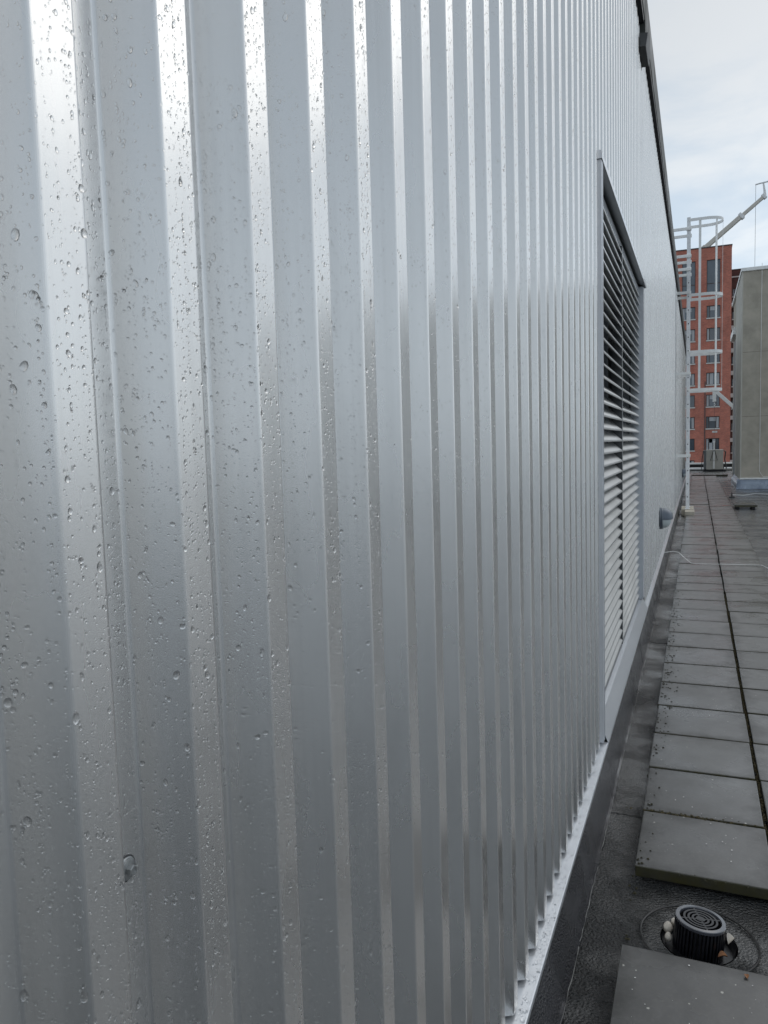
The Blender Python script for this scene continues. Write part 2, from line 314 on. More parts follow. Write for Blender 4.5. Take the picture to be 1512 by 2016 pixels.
def brick_mat(name, c1, c2, mo):
    m = bpy.data.materials.new(name); m.use_nodes = True; nt = m.node_tree; L = nt.links.new; b = nt.nodes['Principled BSDF']; b.inputs['Roughness'].default_value = .85
    tc = nd(nt, 'ShaderNodeTexCoord'); sx = nd(nt, 'ShaderNodeSeparateXYZ'); cx = nd(nt, 'ShaderNodeCombineXYZ'); L(tc.outputs['Object'], sx.inputs[0])
    ad = nd(nt, 'ShaderNodeMath', operation='ADD'); L(sx.outputs[0], ad.inputs[0]); L(sx.outputs[1], ad.inputs[1]); L(ad.outputs[0], cx.inputs[0]); L(sx.outputs[2], cx.inputs[1])
    br = nd(nt, 'ShaderNodeTexBrick'); br.inputs['Scale'].default_value = 1; br.inputs['Brick Width'].default_value = .22; br.inputs['Row Height'].default_value = .075; br.inputs['Mortar Size'].default_value = .009
    br.inputs['Color1'].default_value = (*c1, 1); br.inputs['Color2'].default_value = (*c2, 1); br.inputs['Mortar'].default_value = (*mo, 1); L(cx.outputs[0], br.inputs['Vector'])
    n = nd(nt, 'ShaderNodeTexNoise'); n.inputs['Scale'].default_value = 1.1; n.inputs['Detail'].default_value = 8; n.inputs['Roughness'].default_value = .7; L(tc.outputs['Object'], n.inputs['Vector'])
    r = nd(nt, 'ShaderNodeMapRange'); r.inputs[1].default_value = .3; r.inputs[2].default_value = .7; r.inputs[3].default_value = .85; r.inputs[4].default_value = 1.4; L(n.outputs[0], r.inputs[0])
    hs = nd(nt, 'ShaderNodeHueSaturation'); L(br.outputs[0], hs.inputs['Color']); L(r.outputs[0], hs.inputs['Value']); L(hs.outputs[0], b.inputs['Base Color'])
    return m
M['brick'] = brick_mat('red_brick', (.54, .165, .112), (.40, .125, .088), (.36, .21, .17))
M['brick_shaded'] = brick_mat('shaded_brick', (.12, .045, .036), (.085, .035, .03), (.09, .06, .05))  # shadow on the wing put into darker brick colours
def water_mat():
    m = bpy.data.materials.new('rain_water'); m.use_nodes = True; nt = m.node_tree; b = nt.nodes['Principled BSDF']
    b.inputs['Base Color'].default_value = (1, 1, 1, 1); b.inputs['Roughness'].default_value = .0; b.inputs['IOR'].default_value = 1.33; b.inputs['Transmission Weight'].default_value = 1
    return m
M['water'] = water_mat()

# ------------------------------------------------------------------ dimensions (metres; camera eye = 0)
ZT, ZR = -1.70, -1.765            # paver tops, felt surface
D = .4535                          # crown plane of the cladding at x = -D
DP = .0475                         # depth of the ribs
PITCH, Y0, CROWN, RUN = .148, .4423, .047, .0265
ZB, ZTOP = -1.555, 3.40            # bottom and top of the cladding
LY0, LY1 = 3.95, 7.42              # louvre opening along the wall
WEND = 34.0

# ------------------------------------------------------------------ ground, flat roof
g = MB(); g.quad((-900, -900, -22), (900, -900, -22), (900, 900, -22), (-900, 900, -22))
tag(g.build('ground', M['city']), kind='structure')
def flat_roof():
    m = MB(); x0, x1, y0, y1 = -.382, 26, -45, 46
    cx, cy, rr = .014, 2.765, .128                           # sump hole round the drain
    N = 48; ring = [(cx+rr*math.cos(2*math.pi*k/N), cy+rr*math.sin(2*math.pi*k/N)) for k in range(N)]
    sq = []
    hs = .30
    for k in range(N):
        a = 2*math.pi*k/N; c, s = math.cos(a), math.sin(a); q = hs/max(abs(c), abs(s)); sq.append((cx+q*c, cy+q*s))
    for k in range(N):
        k2 = (k+1) % N
        m.quad((*ring[k], ZR-.012), (*sq[k], ZR), (*sq[k2], ZR), (*ring[k2], ZR-.012))
        m.quad((*ring[k2], ZR-.012), (ring[k2][0]*.93+cx*.07, ring[k2][1]*.93+cy*.07, ZR-.05), (ring[k][0]*.93+cx*.07, ring[k][1]*.93+cy*.07, ZR-.05), (*ring[k], ZR-.012))
    xs = [x0, cx-hs, cx+hs, x1]; ys = [y0, cy-hs, cy+hs, y1]
    for i in range(3):
        for j in range(3):
            if i == 1 and j == 1: continue
            m.quad((xs[i], ys[j], ZR), (xs[i+1], ys[j], ZR), (xs[i+1], ys[j+1], ZR), (xs[i], ys[j+1], ZR))
    m.quad((x0, y1, -22), (x1, y1, -22), (x1, y1, ZR), (x0, y1, ZR)); m.quad((x1, y0, -22), (x1, y0, ZR), (x1, y1, ZR), (x1, y1, -22))
    o = m.build('flat_roof', M['membrane']); tag(o, kind='structure')
    # laps of the felt sheets
    s = MB()
    def wob(y, amp=.006): return y + random.uniform(-amp, amp)
    for y in (3.62, 6.9, 10.3, 14.2, 18.6):
        pts = [(-.382+.164*i/10, wob(y), ZR+.001) for i in range(11)]
        s.tube(pts, .0018, 5)
    for x in (1.75, 3.3):
        s.tube([(x+random.uniform(-.008, .008), -2+i*1.2, ZR) for i in range(40)], .004, 5)
    tag(s.build('felt_lap', M['seam']), kind='structure')
flat_roof()
def upstand():
    m = MB(); prof = [(-.425, -1.585), (-.400, -1.66), (-.392, -1.735), (-.384, -1.758), (-.372, ZR+.0015)]
    n = 0; ys = [-4]
    while ys[-1] < WEND: ys.append(ys[-1]+.08)
    rows = []
    for y in ys:
        j = .0015*math.sin(y*7.1)+.001*math.sin(y*23)
        rows.append([(x+j*(i > 0), y, z) for i, (x, z) in enumerate(prof)])
    k = len(prof); vs = [v for r in rows for v in r]
    fs = [[a*k+i, (a+1)*k+i, (a+1)*k+i+1, a*k+i+1] for a in range(len(rows)-1) for i in range(k-1)]
    m.add(vs, fs)
    o = m.build('roof_upstand', M['upstand'], smooth=True); tag(o, kind='structure')
    s = MB()
    for y in (3.60, 6.2, 9.4):
        pts = [(x-.0002, y+random.uniform(-.003, .003), z) for x, z in prof]
        s.tube(pts, .0012, 5)
    tag(s.build('upstand_lap', M['seam']), kind='structure')
    b = MB(); y = 1.8                                     # broken pale line along the foot of the upstand
    while y < 12:
        L_ = random.uniform(.15, .9); n_ = max(3, int(L_/.03))
        b.tube([(-.374+random.uniform(-.0022, .0022), y+L_*i/n_, ZR+.003) for i in range(n_+1)], [random.uniform(.0005, .0022) for _ in range(n_+1)], 5)
        y += L_+random.choice((.01, .03, .12, .3))
    tag(b.build('corner_line', M['corner_pale']), kind='structure')
upstand()

# ------------------------------------------------------------------ the clad building
bld = empty('clad_building', (-.6, 12, ZR))
tag(bld, 'long plant building clad in silver grey ribbed metal sheet, wet with rain', 'building')
XC, XP = -D, -D-DP
BR = .0065
def rib_profile(ya, yb):
    """polyline (y, x) of the trapezoidal sheet between ya and yb with rounded bends"""
    raw = []
    k = math.floor((ya-Y0)/PITCH)-1
    while Y0+k*PITCH-RUN < yb+PITCH:
        c = Y0+k*PITCH
        raw += [(c-RUN, XP), (c, XC), (c+CROWN, XC), (c+CROWN+RUN, XP)]; k += 1
    pts = []
    for i in range(1, len(raw)-1):
        p0, p1, p2 = Vector(raw[i-1]), Vector(raw[i]), Vector(raw[i+1])
        a = (p0-p1).normalized(); b = (p2-p1).normalized(); th = a.angle(b); t = BR/math.tan(th/2)
        A = p1+a*t; B = p1+b*t; ctr = p1+(a+b).normalized()*(BR/math.sin(th/2))
        for s in range(6):
            u = s/5; v = A.lerp(B, u)-ctr; v = ctr+v.normalized()*BR; pts.append((v.x, v.y))
    out = [p for p in pts if ya < p[0] < yb]
    def at(y):
        for (y0, x0), (y1, x1) in zip(pts, pts[1:]):
            if y0 <= y <= y1: return x0+(x1-x0)*(y-y0)/max(1e-9, y1-y0)
        return XP
    return [(ya, at(ya))]+out+[(yb, at(yb))]
def cladding():
    m = MB()
    def sheet(ya, yb, za, zb):
        P = rib_profile(ya, yb); n = len(P)
        vs = [(x, y, za) for y, x in P]+[(x, y, zb) for y, x in P]
        m.add(vs, [[i, i+1, n+i+1, n+i] for i in range(n-1)])
        # the 1 mm edge of the sheet at the bottom
        vs = [(x, y, za) for y, x in P]+[(x-.0012, y, za) for y, x in P]
        m.add(vs, [[n+i, n+i+1, i+1, i] for i in range(n-1)])
    sheet(-3.0, LY0, ZB, ZTOP); sheet(LY0, LY1, 1.425, ZTOP); sheet(LY1, 18.0, ZB, ZTOP); sheet(18.012, WEND, ZB, ZTOP)
    m.build('cladding', M['clad'], bld)
    b = MB()
    b.box(-12, -.64, -3, WEND, -22, 3.36); b.box(-.64, -.505, -3, 3.94, ZB, 3.36); b.box(-.64, -.505, 7.43, WEND, ZB, 3.36); b.box(-.64, -.505, 3.94, 7.43, 1.47, 3.36); b.box(-.64, -.43, -3, WEND, -22, -1.70)
    b.build('wall_body', M['soffit'], bld)
cladding()
def coping():
    c = MB()
    y = -3.0
    while y < WEND:
        y1 = min(WEND+.1, y+4.0)
        c.prism([(-.58, 3.40), (-.425, 3.40), (-.425, 3.46), (-.419, 3.465), (-.419, 3.765), (-.432, 3.775), (-.60, 3.76), (-.60, 3.50)], 1, y, y1-.006); y = y1
    c.build('coping', M['coping'], bld)
    s = MB(); s.box(-.50, -.4205, -3, WEND, 3.375, 3.398); s.build('soffit_trim', M['soffit'], bld)
    r = MB(); r.box(-12, -.602, -3, WEND, 3.365, 3.66); r.build('roof', M['roofing'], bld)
coping()
def base_flashing():
    m = MB()
    prof = [(-.51, -1.562), (-.4255, -1.574), (-.4235, -1.5755), (-.4225, -1.578), (-.4225, -1.600), (-.4245, -1.600), (-.4245, -1.580), (-.51, -1.566)]
    y = -3.0
    for y1 in (4.0075, 7.43, 10.4, 13.4, 16.4, 19.4, 22.4, 25.4, 28.4, WEND):
        if not (3.98 < y < 7.3): m = MB(); m.prism(prof, 1, y, y1-.002); m.build('base_flashing', M['flash'], bld)
        y = y1
    t = MB(); t.box(-.500, -.4475, 17.997, 18.016, ZB, ZTOP); t.build('joint_cover', M['alu_dark'], bld)
    # screw with washer
    sp = MB(); X = XP; yy, zz = .541, -.392
    Ms = Matrix.Rotation(R(90), 3, 'Y')
    sp.lathe([(0.0118, 0), (.0118, .0012), (.0112, .0022), (.0102, .0026), (.0098, .0042), (.0085, .0046), (0, .0046)], (X, yy, zz), 28, M=Ms.to_4x4())
    so = sp.build('screw', M['screw'], bld, smooth=True)
    wm = MB(); wm.lathe([(.0125, 0), (.0127, .001), (.0119, .0018), (.0117, .0008)], (X, yy, zz), 28, 0, Ms.to_4x4()); wm.build('washer', M['black'], so)
    h = MB(); h.lathe([(.0052, .0044), (.0052, .0098), (.0046, .0105), (.0034, .0105), (.0030, .0095), (0, .0095)], (X, yy, zz), 6, M=Ms.to_4x4()); h.build('screw_head', M['screw'], so)
base_flashing()
def louvre():
    root = empty('louvre', (-.5, 5.6, 0)); root.parent = bld; root.matrix_parent_inverse = Matrix.Translation(-Vector(bld.location))
    bpy.context.view_layer.update()
    def put(mb, name, m, label=None, smooth=False):
        o = mb.build(name, m, None, smooth); o.parent = root; o.matrix_parent_inverse = root.matrix_world.inverted(); return o
    f = MB()
    f.box(-.565, -.4405, 3.952, 4.006, -1.558, 1.372)      # left jamb, proud of the ribs
    f.box(-.565, -.4535, 7.302, 7.420, -1.46, 1.372)                                                         # right jamb
    f.box(-.562, -.497, 4.006, 7.302, 1.335, 1.372)                                                          # head
    put(f, 'frame', M['louvre_frame'])
    fl = MB(); fl.box(-.4403, -.4385, 3.984, 4.0065, -1.556, 1.371); put(fl, 'jamb_lip', M['flash'])
    mu = MB(); mu.box(-.56, -.487, 5.575, 5.5995, -1.45, 1.335); put(mu, 'mullion', M['mullion_shade'])  # body coloured dark to hold its shadow side
    ml = MB(); ml.box(-.4868, -.4850, 5.580, 5.5945, -1.45, 1.335); put(ml, 'mullion_lip', M['alu'])
    for bay, (ya, yb) in enumerate(((4.007, 5.574), (5.600, 7.301))):
        m = MB(); st = MB(); k = 0; z = 1.293
        while z > -1.44:
            prof = [(-.490, z-.010), (-.4875, z-.008), (-.4875, z), (-.4895, z+.0035), (-.585, z+.086), (-.592, z+.086), (-.590, z+.082), (-.4925, z-.0005), (-.4925, z-.009)]
            m.prism(prof, 1, ya, yb, 0)
            z -= .0714
        put(m, 'louvre_bay', M['alu'])
        for i in range(1, 4):
            yy = ya+(yb-ya)*i/4
            st.box(-.60, -.541, yy-.003, yy+.003, -1.45, 1.335)
        put(st, 'stanchion', M['alu_dark'])
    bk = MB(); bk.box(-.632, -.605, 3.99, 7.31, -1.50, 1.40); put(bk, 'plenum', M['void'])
    h = MB()
    h.prism([(-.505, 1.398), (-.4395, 1.374), (-.4395, 1.376), (-.4375, 1.376), (-.4375, 1.402), (-.505, 1.425)], 1, 3.945, 7.425)
    put(h, 'hood', M['hood'])
    he = MB(); he.box(-.4373, -.4360, 3.946, 7.424, 1.374, 1.403); he.box(-.4785, -.4378, 3.9435, 3.9448, 1.372, 1.412); put(he, 'hood_lip', M['flash'])
    s = MB()
    s.prism([(-.560, -1.455), (-.492, -1.463), (-.4660, -1.468), (-.4250, -1.568), (-.4225, -1.572), (-.4225, -1.602), (-.4245, -1.602), (-.4245, -1.575), (-.468, -1.472), (-.56, -1.460)], 1, 4.0075, 7.428)
    put(s, 'sill', M['flash'])
louvre()

# ------------------------------------------------------------------ rain on the metal
def drops(name, sets, label):
    """sets: (centres Nx3, u axis, w axis, normal, radii N, stretch N, height N, segments)"""
    V, F, base = [], [], 0
    for C, u, w, n, r, st, hh, seg in sets:
        N = len(r)
        if N == 0: continue
        a = np.arange(seg)*2*np.pi/seg
        rings = [(1.0, 0.0), (.86, .52), (.5, .88)] if seg >= 8 else [(1.0, 0.0), (.7, .72)]
        pts = []
        ph = rng.uniform(0, 6.28, N); am = rng.uniform(0, .22, N)
        for rr, h in rings:
            wob = 1+am[:, None]*np.sin(2*a[None, :]+ph[:, None])
            ca = np.cos(a)[None, :]*wob*rr*r[:, None]
            sa = np.sin(a)[None, :]*wob*rr*(r*st)[:, None]
            sag = -(h*.35)*(r*st)[:, None]
            pts.append(C[:, None, :]+ca[..., None]*u+(sa+sag)[..., None]*w+(h*hh*r)[:, None, None]*n)
        top = C[:, None, :]+(hh*r)[:, None, None]*n+(-.35*r*st)[:, None, None]*w
        P = np.concatenate(pts+[top], axis=1); nv = P.shape[1]
        fs = []
        for q in range(len(rings)-1):
            for k in range(seg):
                k2 = (k+1) % seg
                fs += [[q*seg+k, q*seg+k2, (q+1)*seg+k2], [q*seg+k, (q+1)*seg+k2, (q+1)*seg+k]]
        q = len(rings)-1
        for k in range(seg): fs.append([q*seg+k, q*seg+(k+1) % seg, nv-1])
        fs = np.array(fs)
        F.append((fs[None]+(base+np.arange(N)*nv)[:, None, None]).reshape(-1, 3)); V.append(P.reshape(-1, 3)); base += N*nv
    V = np.concatenate(V).astype(np.float32); F = np.concatenate(F).astype(np.int32)
    me = bpy.data.meshes.new(name); me.vertices.add(len(V)); me.vertices.foreach_set('co', V.ravel())
    me.loops.add(F.size); me.loops.foreach_set('vertex_index', F.ravel()); me.polygons.add(len(F))
    me.polygons.foreach_set('loop_start', np.arange(0, F.size, 3, dtype=np.int32)); me.polygons.foreach_set('loop_total', np.full(len(F), 3, dtype=np.int32))
    me.polygons.foreach_set('use_smooth', np.ones(len(F), dtype=bool)); me.update(); me.validate()
    me.materials.append(M['water']); o = bpy.data.objects.new(name, me); col.objects.link(o)
    tag(o, label, None, kind='stuff'); return o
def wall_rain():
    sets = []; zax = np.array([0, 0, 1.0])
    k0 = -6; k1 = 24
    nw = np.array([RUN*-1, 0, 0]);
    for k in range(k0, k1):
        c = Y0+k*PITCH
        if c > LY0-.06: break
        wlen = math.hypot(DP, RUN)
        fac = [((XP, c-RUN), (XC, c)), ((XC, c), (XC, c+CROWN))]
        if c < 1.6: fac.append(((XP, c+CROWN+RUN), (XP, c+PITCH-RUN)))
        dist = max(.45, math.hypot(c, D))
        for fi, (a, b) in enumerate(fac):
            a = np.array([a[0], a[1], 0]); b = np.array([b[0], b[1], 0]); ln = np.linalg.norm(b-a); u = (b-a)/ln
            n = np.cross(u, zax); n = n if n[0] > 0 else -n
            if fi == 0: n = np.array([RUN, -DP, 0])/wlen
            zlo, zhi = max(ZB, -.95*dist-.25), min(ZTOP, .85*dist+.3)
            area = ln*(zhi-zlo)
            dens = 21000 if dist < .9 else (13000 if dist < 1.25 else 5200*min(1, 1.6/dist))
            N = int(area*dens*(1.25 if fi == 1 else 1.0)*random.uniform(.75, 1.2))
            t = rng.uniform(.03, .97, N); z = rng.uniform(zlo, zhi, N)
            if dist > 1.25:
                kp = rng.random(N) < np.clip(.42+(z-.1)*.5, .3, 1); z = z[kp]; t = t[kp]; N = len(z)
            # drops gather in loose vertical files
            fl = rng.uniform(.05, .95, max(3, int(ln/.006))); pick = rng.random(N) < .45
            t = np.where(pick, fl[rng.integers(0, len(fl), N)]+rng.normal(0, .012, N), t); t = np.clip(t, .03, .97)
            r = np.clip(rng.lognormal(math.log(.00082), .38, N), .0005, .0024)
            r = np.where(rng.random(N) < .012, rng.uniform(.0022, .0034, N), r)
            if dist > 1.1: r = np.maximum(r, .00095*min(1.6, dist/1.1))
            st = rng.uniform(1.0, 1.55, N); hh = rng.uniform(.45, .7, N)
            C = a[None]+(t*ln)[:, None]*u[None]; C[:, 2] = z; C += n*.00012
            big = r > .0011
            for mask, seg in ((big & (dist < 1.3), 10), (~(big & (dist < 1.3)), 6)):
                if mask.any(): sets.append((C[mask], u, zax, n, r[mask], st[mask], hh[mask], seg))
    drops('raindrops', sets, 'clear raindrops beaded all over the ribbed metal cladding')
wall_rain()
def flashing_rain():
    sets = []; N = 1500
    y = rng.uniform(1.05, 6, N)**1.0; x = rng.uniform(-.452, -.427, N)
    sl = (-1.574+1.562)/(.51-.4255)
    C = np.stack([x, y, -1.562+sl*(x+.51)+.0002], 1)
    keep = ~((y > 3.9) & (y < 7.4)); C = C[keep]
    r = np.clip(rng.lognormal(math.log(.0026), .4, len(C)), .0012, .007)
    sets.append((C, np.array([1.0, 0, 0]), np.array([0, 1.0, 0]), np.array([0, 0, 1.0]), r, rng.uniform(.8, 1.5, len(C)), rng.uniform(.35, .5, len(C)), 10))
    drops('ledge_raindrops', sets, 'clear raindrops standing along the pale base flashing ledge')
flashing_rain()

# ------------------------------------------------------------------ things on the wall
def wall_box():
    r = empty('flood_light', (-.44, 7, 3.27)); tag(r, 'dark grey floodlight box fixed to the wall under the roof edge', 'floodlight')
    m = MB(); m.prism([(-.4525, 3.165), (-.402, 3.162), (-.386, 3.262), (-.4525, 3.272)], 1, 6.75, 7.12); m.build('housing', M['dark_box'], r)
    b = MB(); b.box(-.4525, -.41, 6.82, 7.05, 3.2735, 3.40); b.build('bracket', M['coping'], r)
    l = MB(); l.prism([(-.4009, 3.170), (-.3998, 3.170), (-.3865, 3.252), (-.3876, 3.252)], 1, 6.77, 7.10); l.build('lens', M['lens_dark'], r)
wall_box()
def wall_lamp(y, z, label):
    r = empty('wall_lamp', (-.4535, y, z)); tag(r, label, 'wall lamp', 'round lamps on the metal wall')
    Ms = Matrix.Rotation(R(90), 4, 'Y')
    b = MB(); b.lathe([(0, .000), (.140, .000), (.142, .004), (.142, .022), (.138, .026), (0, .026)], (-.4525, y, z), 40, M=Ms); b.build('back_plate', M['lamp_grey'], r, smooth=True)
    # eyelid: part of a dome over the upper two thirds, lens under it
    n, mm = 36, 12
    def dome(rad, dep, f0, f1, name, ma, x0):
        m = MB(); vs = []; 
        for i in range(mm+1):
            e = (math.pi/2)*i/mm
            for k in range(n+1):
                a = f0+(f1-f0)*k/n
                ce, se = max(0, math.cos(e))**.75, math.sin(e)**.85; vs.append((x0+dep*se, y+rad*ce*math.cos(a), z+rad*ce*math.sin(a)))
        fs = [[i*(n+1)+k, i*(n+1)+k+1, (i+1)*(n+1)+k+1, (i+1)*(n+1)+k] for i in range(mm) for k in range(n)]
        m.add(vs, fs); return m.build(name, ma, r, smooth=True)
    dome(.128, .118, 0, 2*math.pi, 'lens', M['lens'], -.4265)
    dome(.136, .138, R(-4), R(184), 'eyelid', M['lamp_grey'], -.4265)
    g_ = MB(); g_.lathe([(.136, 0), (.142, .006), (.136, .014), (.128, .012)], (-.4265, y, z), 36, M=Ms); g_.build('bezel', M['lamp_grey'], r, smooth=True)
wall_lamp(10.60, -1.03, 'grey half-dome wall lamp nearer the louvre, opal glass below its hood')
wall_lamp(26.6, -1.10, 'small far grey wall lamp half hidden behind the ladder')

# ------------------------------------------------------------------ ladder
def ladder():
    YN, YF = 18.9, 19.5; XS0, XS1 = -.243, -.168
    r = empty('caged_ladder', (-.2, 19.2, ZR)); tag(r, 'tall galvanised ladder with round safety cage standing beside the metal wall', 'ladder')
    for y in (YN, YF):
        s = MB(); s.bbox(XS0, XS1, y-.014, y+.014, -1.60, 4.97, .003); s.build('stile', M['galv'], r)
    z = -1.33
    while z < 4.0:
        g_ = MB(); g_.tube([(-.205, YN+.0142, z), (-.205, YF-.0142, z)], .015, 10); rg = g_.build('rung', M['galv'], r, smooth=True)
        bpy.context.view_layer.update()
        h = MB(); h.lathe([(0, .0026), (.0125, .0026), (.0125, -.0005)], (-.205, YN-.0142, z), 14, M=Matrix.Rotation(R(90), 4, 'X')); q = h.build('rung_end', M['black']); q.parent = rg; q.matrix_parent_inverse = rg.matrix_world.inverted(); z += .3035
    def hoop_pts(n=20):
        pts = [(-.20, YN-.018), (.0, YN-.022), (.17, YN-.02)]
        for i in range(n+1):
            a = -math.pi/2+math.pi*i/n; pts.append((.17+.345*math.cos(a), (YN+YF)/2+.32*math.sin(a)))
        return pts+[(.0, YF+.022), (-.20, YF+.018)]
    def strip(m, pts, z0, z1, th=.005):
        n = len(pts); vs = []
        for i, (x, y) in enumerate(pts):
            ax, ay = pts[max(0, i-1)]; bx, by = pts[min(n-1, i+1)]; t = Vector((bx-ax, by-ay)).normalized(); nx, ny = t.y*th/2, -t.x*th/2
            vs += [(x+nx, y+ny, z0), (x-nx, y-ny, z0), (x-nx, y-ny, z1), (x+nx, y+ny, z1)]
        fs = []
        for i in range(n-1):
            for k in range(4): fs.append([i*4+k, i*4+(k+1) % 4, i*4+4+(k+1) % 4, i*4+4+k])
        fs += [[0, 1, 2, 3], [n*4-1, n*4-2, n*4-3, n*4-4]]; m.add(vs, fs)
    for z in (4.90, 3.245, 1.97, 1.115):
        m = MB(); strip(m, hoop_pts(), z-.03, z+.035); m.build('cage_hoop', M['white_metal'], r)
    def hp(t):
        P = hoop_pts(); i = int(t*(len(P)-1)); return P[i]
    c0 = (YN+YF)/2
    for (x, y, rot) in ((.03, YN-.016, 0), (.375, c0-.245, 55), (.507, c0, 90), (.375, c0+.245, 125), (.03, YF+.016, 0)):
        m = MB(); T = Matrix.Translation((x, y, 0)) @ Matrix.Rotation(R(rot), 4, 'Z'); m.box(-.026, .026, -.003, .003, 1.085, 4.935, M=T); m.build('cage_strap', M['white_metal'], r)
    def bracket(y, z, x0):
        m = MB(); s = 1 if y < c0 else -1; off = -.032 if y < c0 else .032
        m.box(x0, XS1+.02, y+off-.004, y+off+.004, z-.03, z+.03); m.box(x0, x0+.008, y+off-.05, y+off+.05, z-.06, z+.06)
        m.box(XS0-.01, XS1+.016, min(y, y+off), max(y, y+off), z-.028, z+.028); m.build('wall_bracket', M['white_metal'], r)
    for y in (YN, YF):
        for z in (3.31, 1.50, -.385): bracket(y, z, -.449)
        for z in (4.72, 4.12, 3.83):
            m = MB(); off = -.032 if y < c0 else .032
            m.bbox(-.95, XS1+.02, y+off-.012, y+off+.012, z-.035, z+.03, .004); m.box(XS0-.012, XS1+.02, min(y, y+off), max(y, y+off), z-.045, z+.035); m.build('handrail_arm', M['white_metal'], r)
        p = MB(); p.bbox(-.95, -.91, y-.02, y+.02, 3.66, 4.78, .004); p.build('handrail_post', M['white_metal'], r)
    b = MB(); b.bbox(-.255, -.05, 18.3, 18.82, ZR, -1.625, .006); ob = b.build('support_block', M['concrete']); tag(ob, 'mossy square concrete block at the foot of the ladder', 'concrete block')
    for yy in (18.9, 19.5):
        ft = MB(); ft.box(-.26, -.150, yy-.06, yy+.06, -1.612, -1.602); ft.build('foot_plate', M['galv'], r)
    b2 = MB(); b2.bbox(-.34, -.07, 18.83, 19.72, ZR, -1.613, .006); tag(b2.build('support_block', M['concrete']), 'low concrete pad lying under both ladder feet', 'concrete block')
ladder()

# ------------------------------------------------------------------ pavers
ORD = ['', 'first', 'second', 'third', 'fourth', 'fifth', 'sixth', 'seventh', 'eighth', 'ninth', 'tenth', 'eleventh', 'twelfth', 'thirteenth', 'fourteenth', 'fifteenth', 'sixteenth', 'seventeenth', 'eighteenth', 'nineteenth']
TEN = {2: ('twentieth', 'twenty'), 3: ('thirtieth', 'thirty'), 4: ('fortieth', 'forty')}
def ordn(n):
    if n < 20: return ORD[n]
    return TEN[n//10][0] if n % 10 == 0 else TEN[n//10][1]+'-'+ORD[n % 10]
def pavers():
    bm = bmesh.new(); bmesh.ops.create_cube(bm, size=1)
    for v in bm.verts: v.co = Vector((v.co.x*.503, v.co.y*.4865, v.co.z*.046-.023))
    bmesh.ops.bevel(bm, geom=bm.edges[:], offset=.005, segments=2, affect='EDGES', profile=.6)
    me = bpy.data.meshes.new('paver'); bm.to_mesh(me); bm.free(); me.materials.append(M['paver'])
    first = bpy.data.objects.new('paver', me); used = False
    step, ys = .5035, 3.058
    wire_k, lad_k = 16, 31
    for row in (0, 1):
        for k in range(-3, 69):
            if row == 0 and k == -1: continue                # the missing slab: the drain stands there
            if row == 1 and k < -1: continue
            o = first if not used else first.copy(); used = True
            col.objects.link(o)
            cx = .028 if row == 0 else .548
            o.location = (cx+random.uniform(-.004, .004), ys+step*(k+.5)+random.uniform(-.002, .002), ZT+random.uniform(-.0015, .0015))
            o.rotation_euler = (random.uniform(-.006, .005) if k > 2 else random.uniform(-.004, .004), random.uniform(-.004, .004), random.uniform(-.006, .006))
            side = 'row nearest the wall' if row == 0 else 'outer row'
            o['category'] = 'paver'; o['group'] = 'grey concrete pavers of the roof walkway'
            if k < 0:
                o['label'] = {(0, -2): 'wet speckled concrete paver in front of the roof drain, at the bottom edge', (0, -3): 'concrete paver in the row nearest the wall, second in front of the drain',
                              (1, -1): 'concrete paver in the outer row, right beside the roof drain'}[(row, k)]
            elif k == 0 and row == 0: o['label'] = 'grey paver just beyond the drain, its thick mossy front edge showing'
            elif k < wire_k: o['label'] = f'grey paver in the {side}, {ordn(k+1)} beyond the roof drain'
            elif k < lad_k: o['label'] = f'grey paver in the {side}, {ordn(k-wire_k+1)} beyond the conductor rod crossing the walkway'
            else: o['label'] = f'grey paver in the {side}, {ordn(k-lad_k+1)} beyond the ladder foot'
            if k >= wire_k: o.location.z += random.uniform(-.002, .004)
            if k == 36 and row == 0: o.location.z += .012
    b = MB(); b.bbox(.86, 1.37, 20.6, 21.6, -1.705, -1.655, .006); o = b.build('paver', M['paver']); tag(o, 'lone long concrete slab raised on blocks right of the walkway', 'paver')
    b = MB(); b.bbox(.90, .98, 20.75, 21.45, ZR, -1.705, .004); b.bbox(1.25, 1.33, 20.75, 21.45, ZR, -1.705, .004); b.build('support', M['black'], o)
    b = MB(); b.bbox(-.25, 1.30, 38.0, 38.5, -1.74, -1.66, .006); o = b.build('concrete_plank', M['paver']); tag(o, 'pale concrete plank laid across the far end of the walkway', 'plank')
pavers()
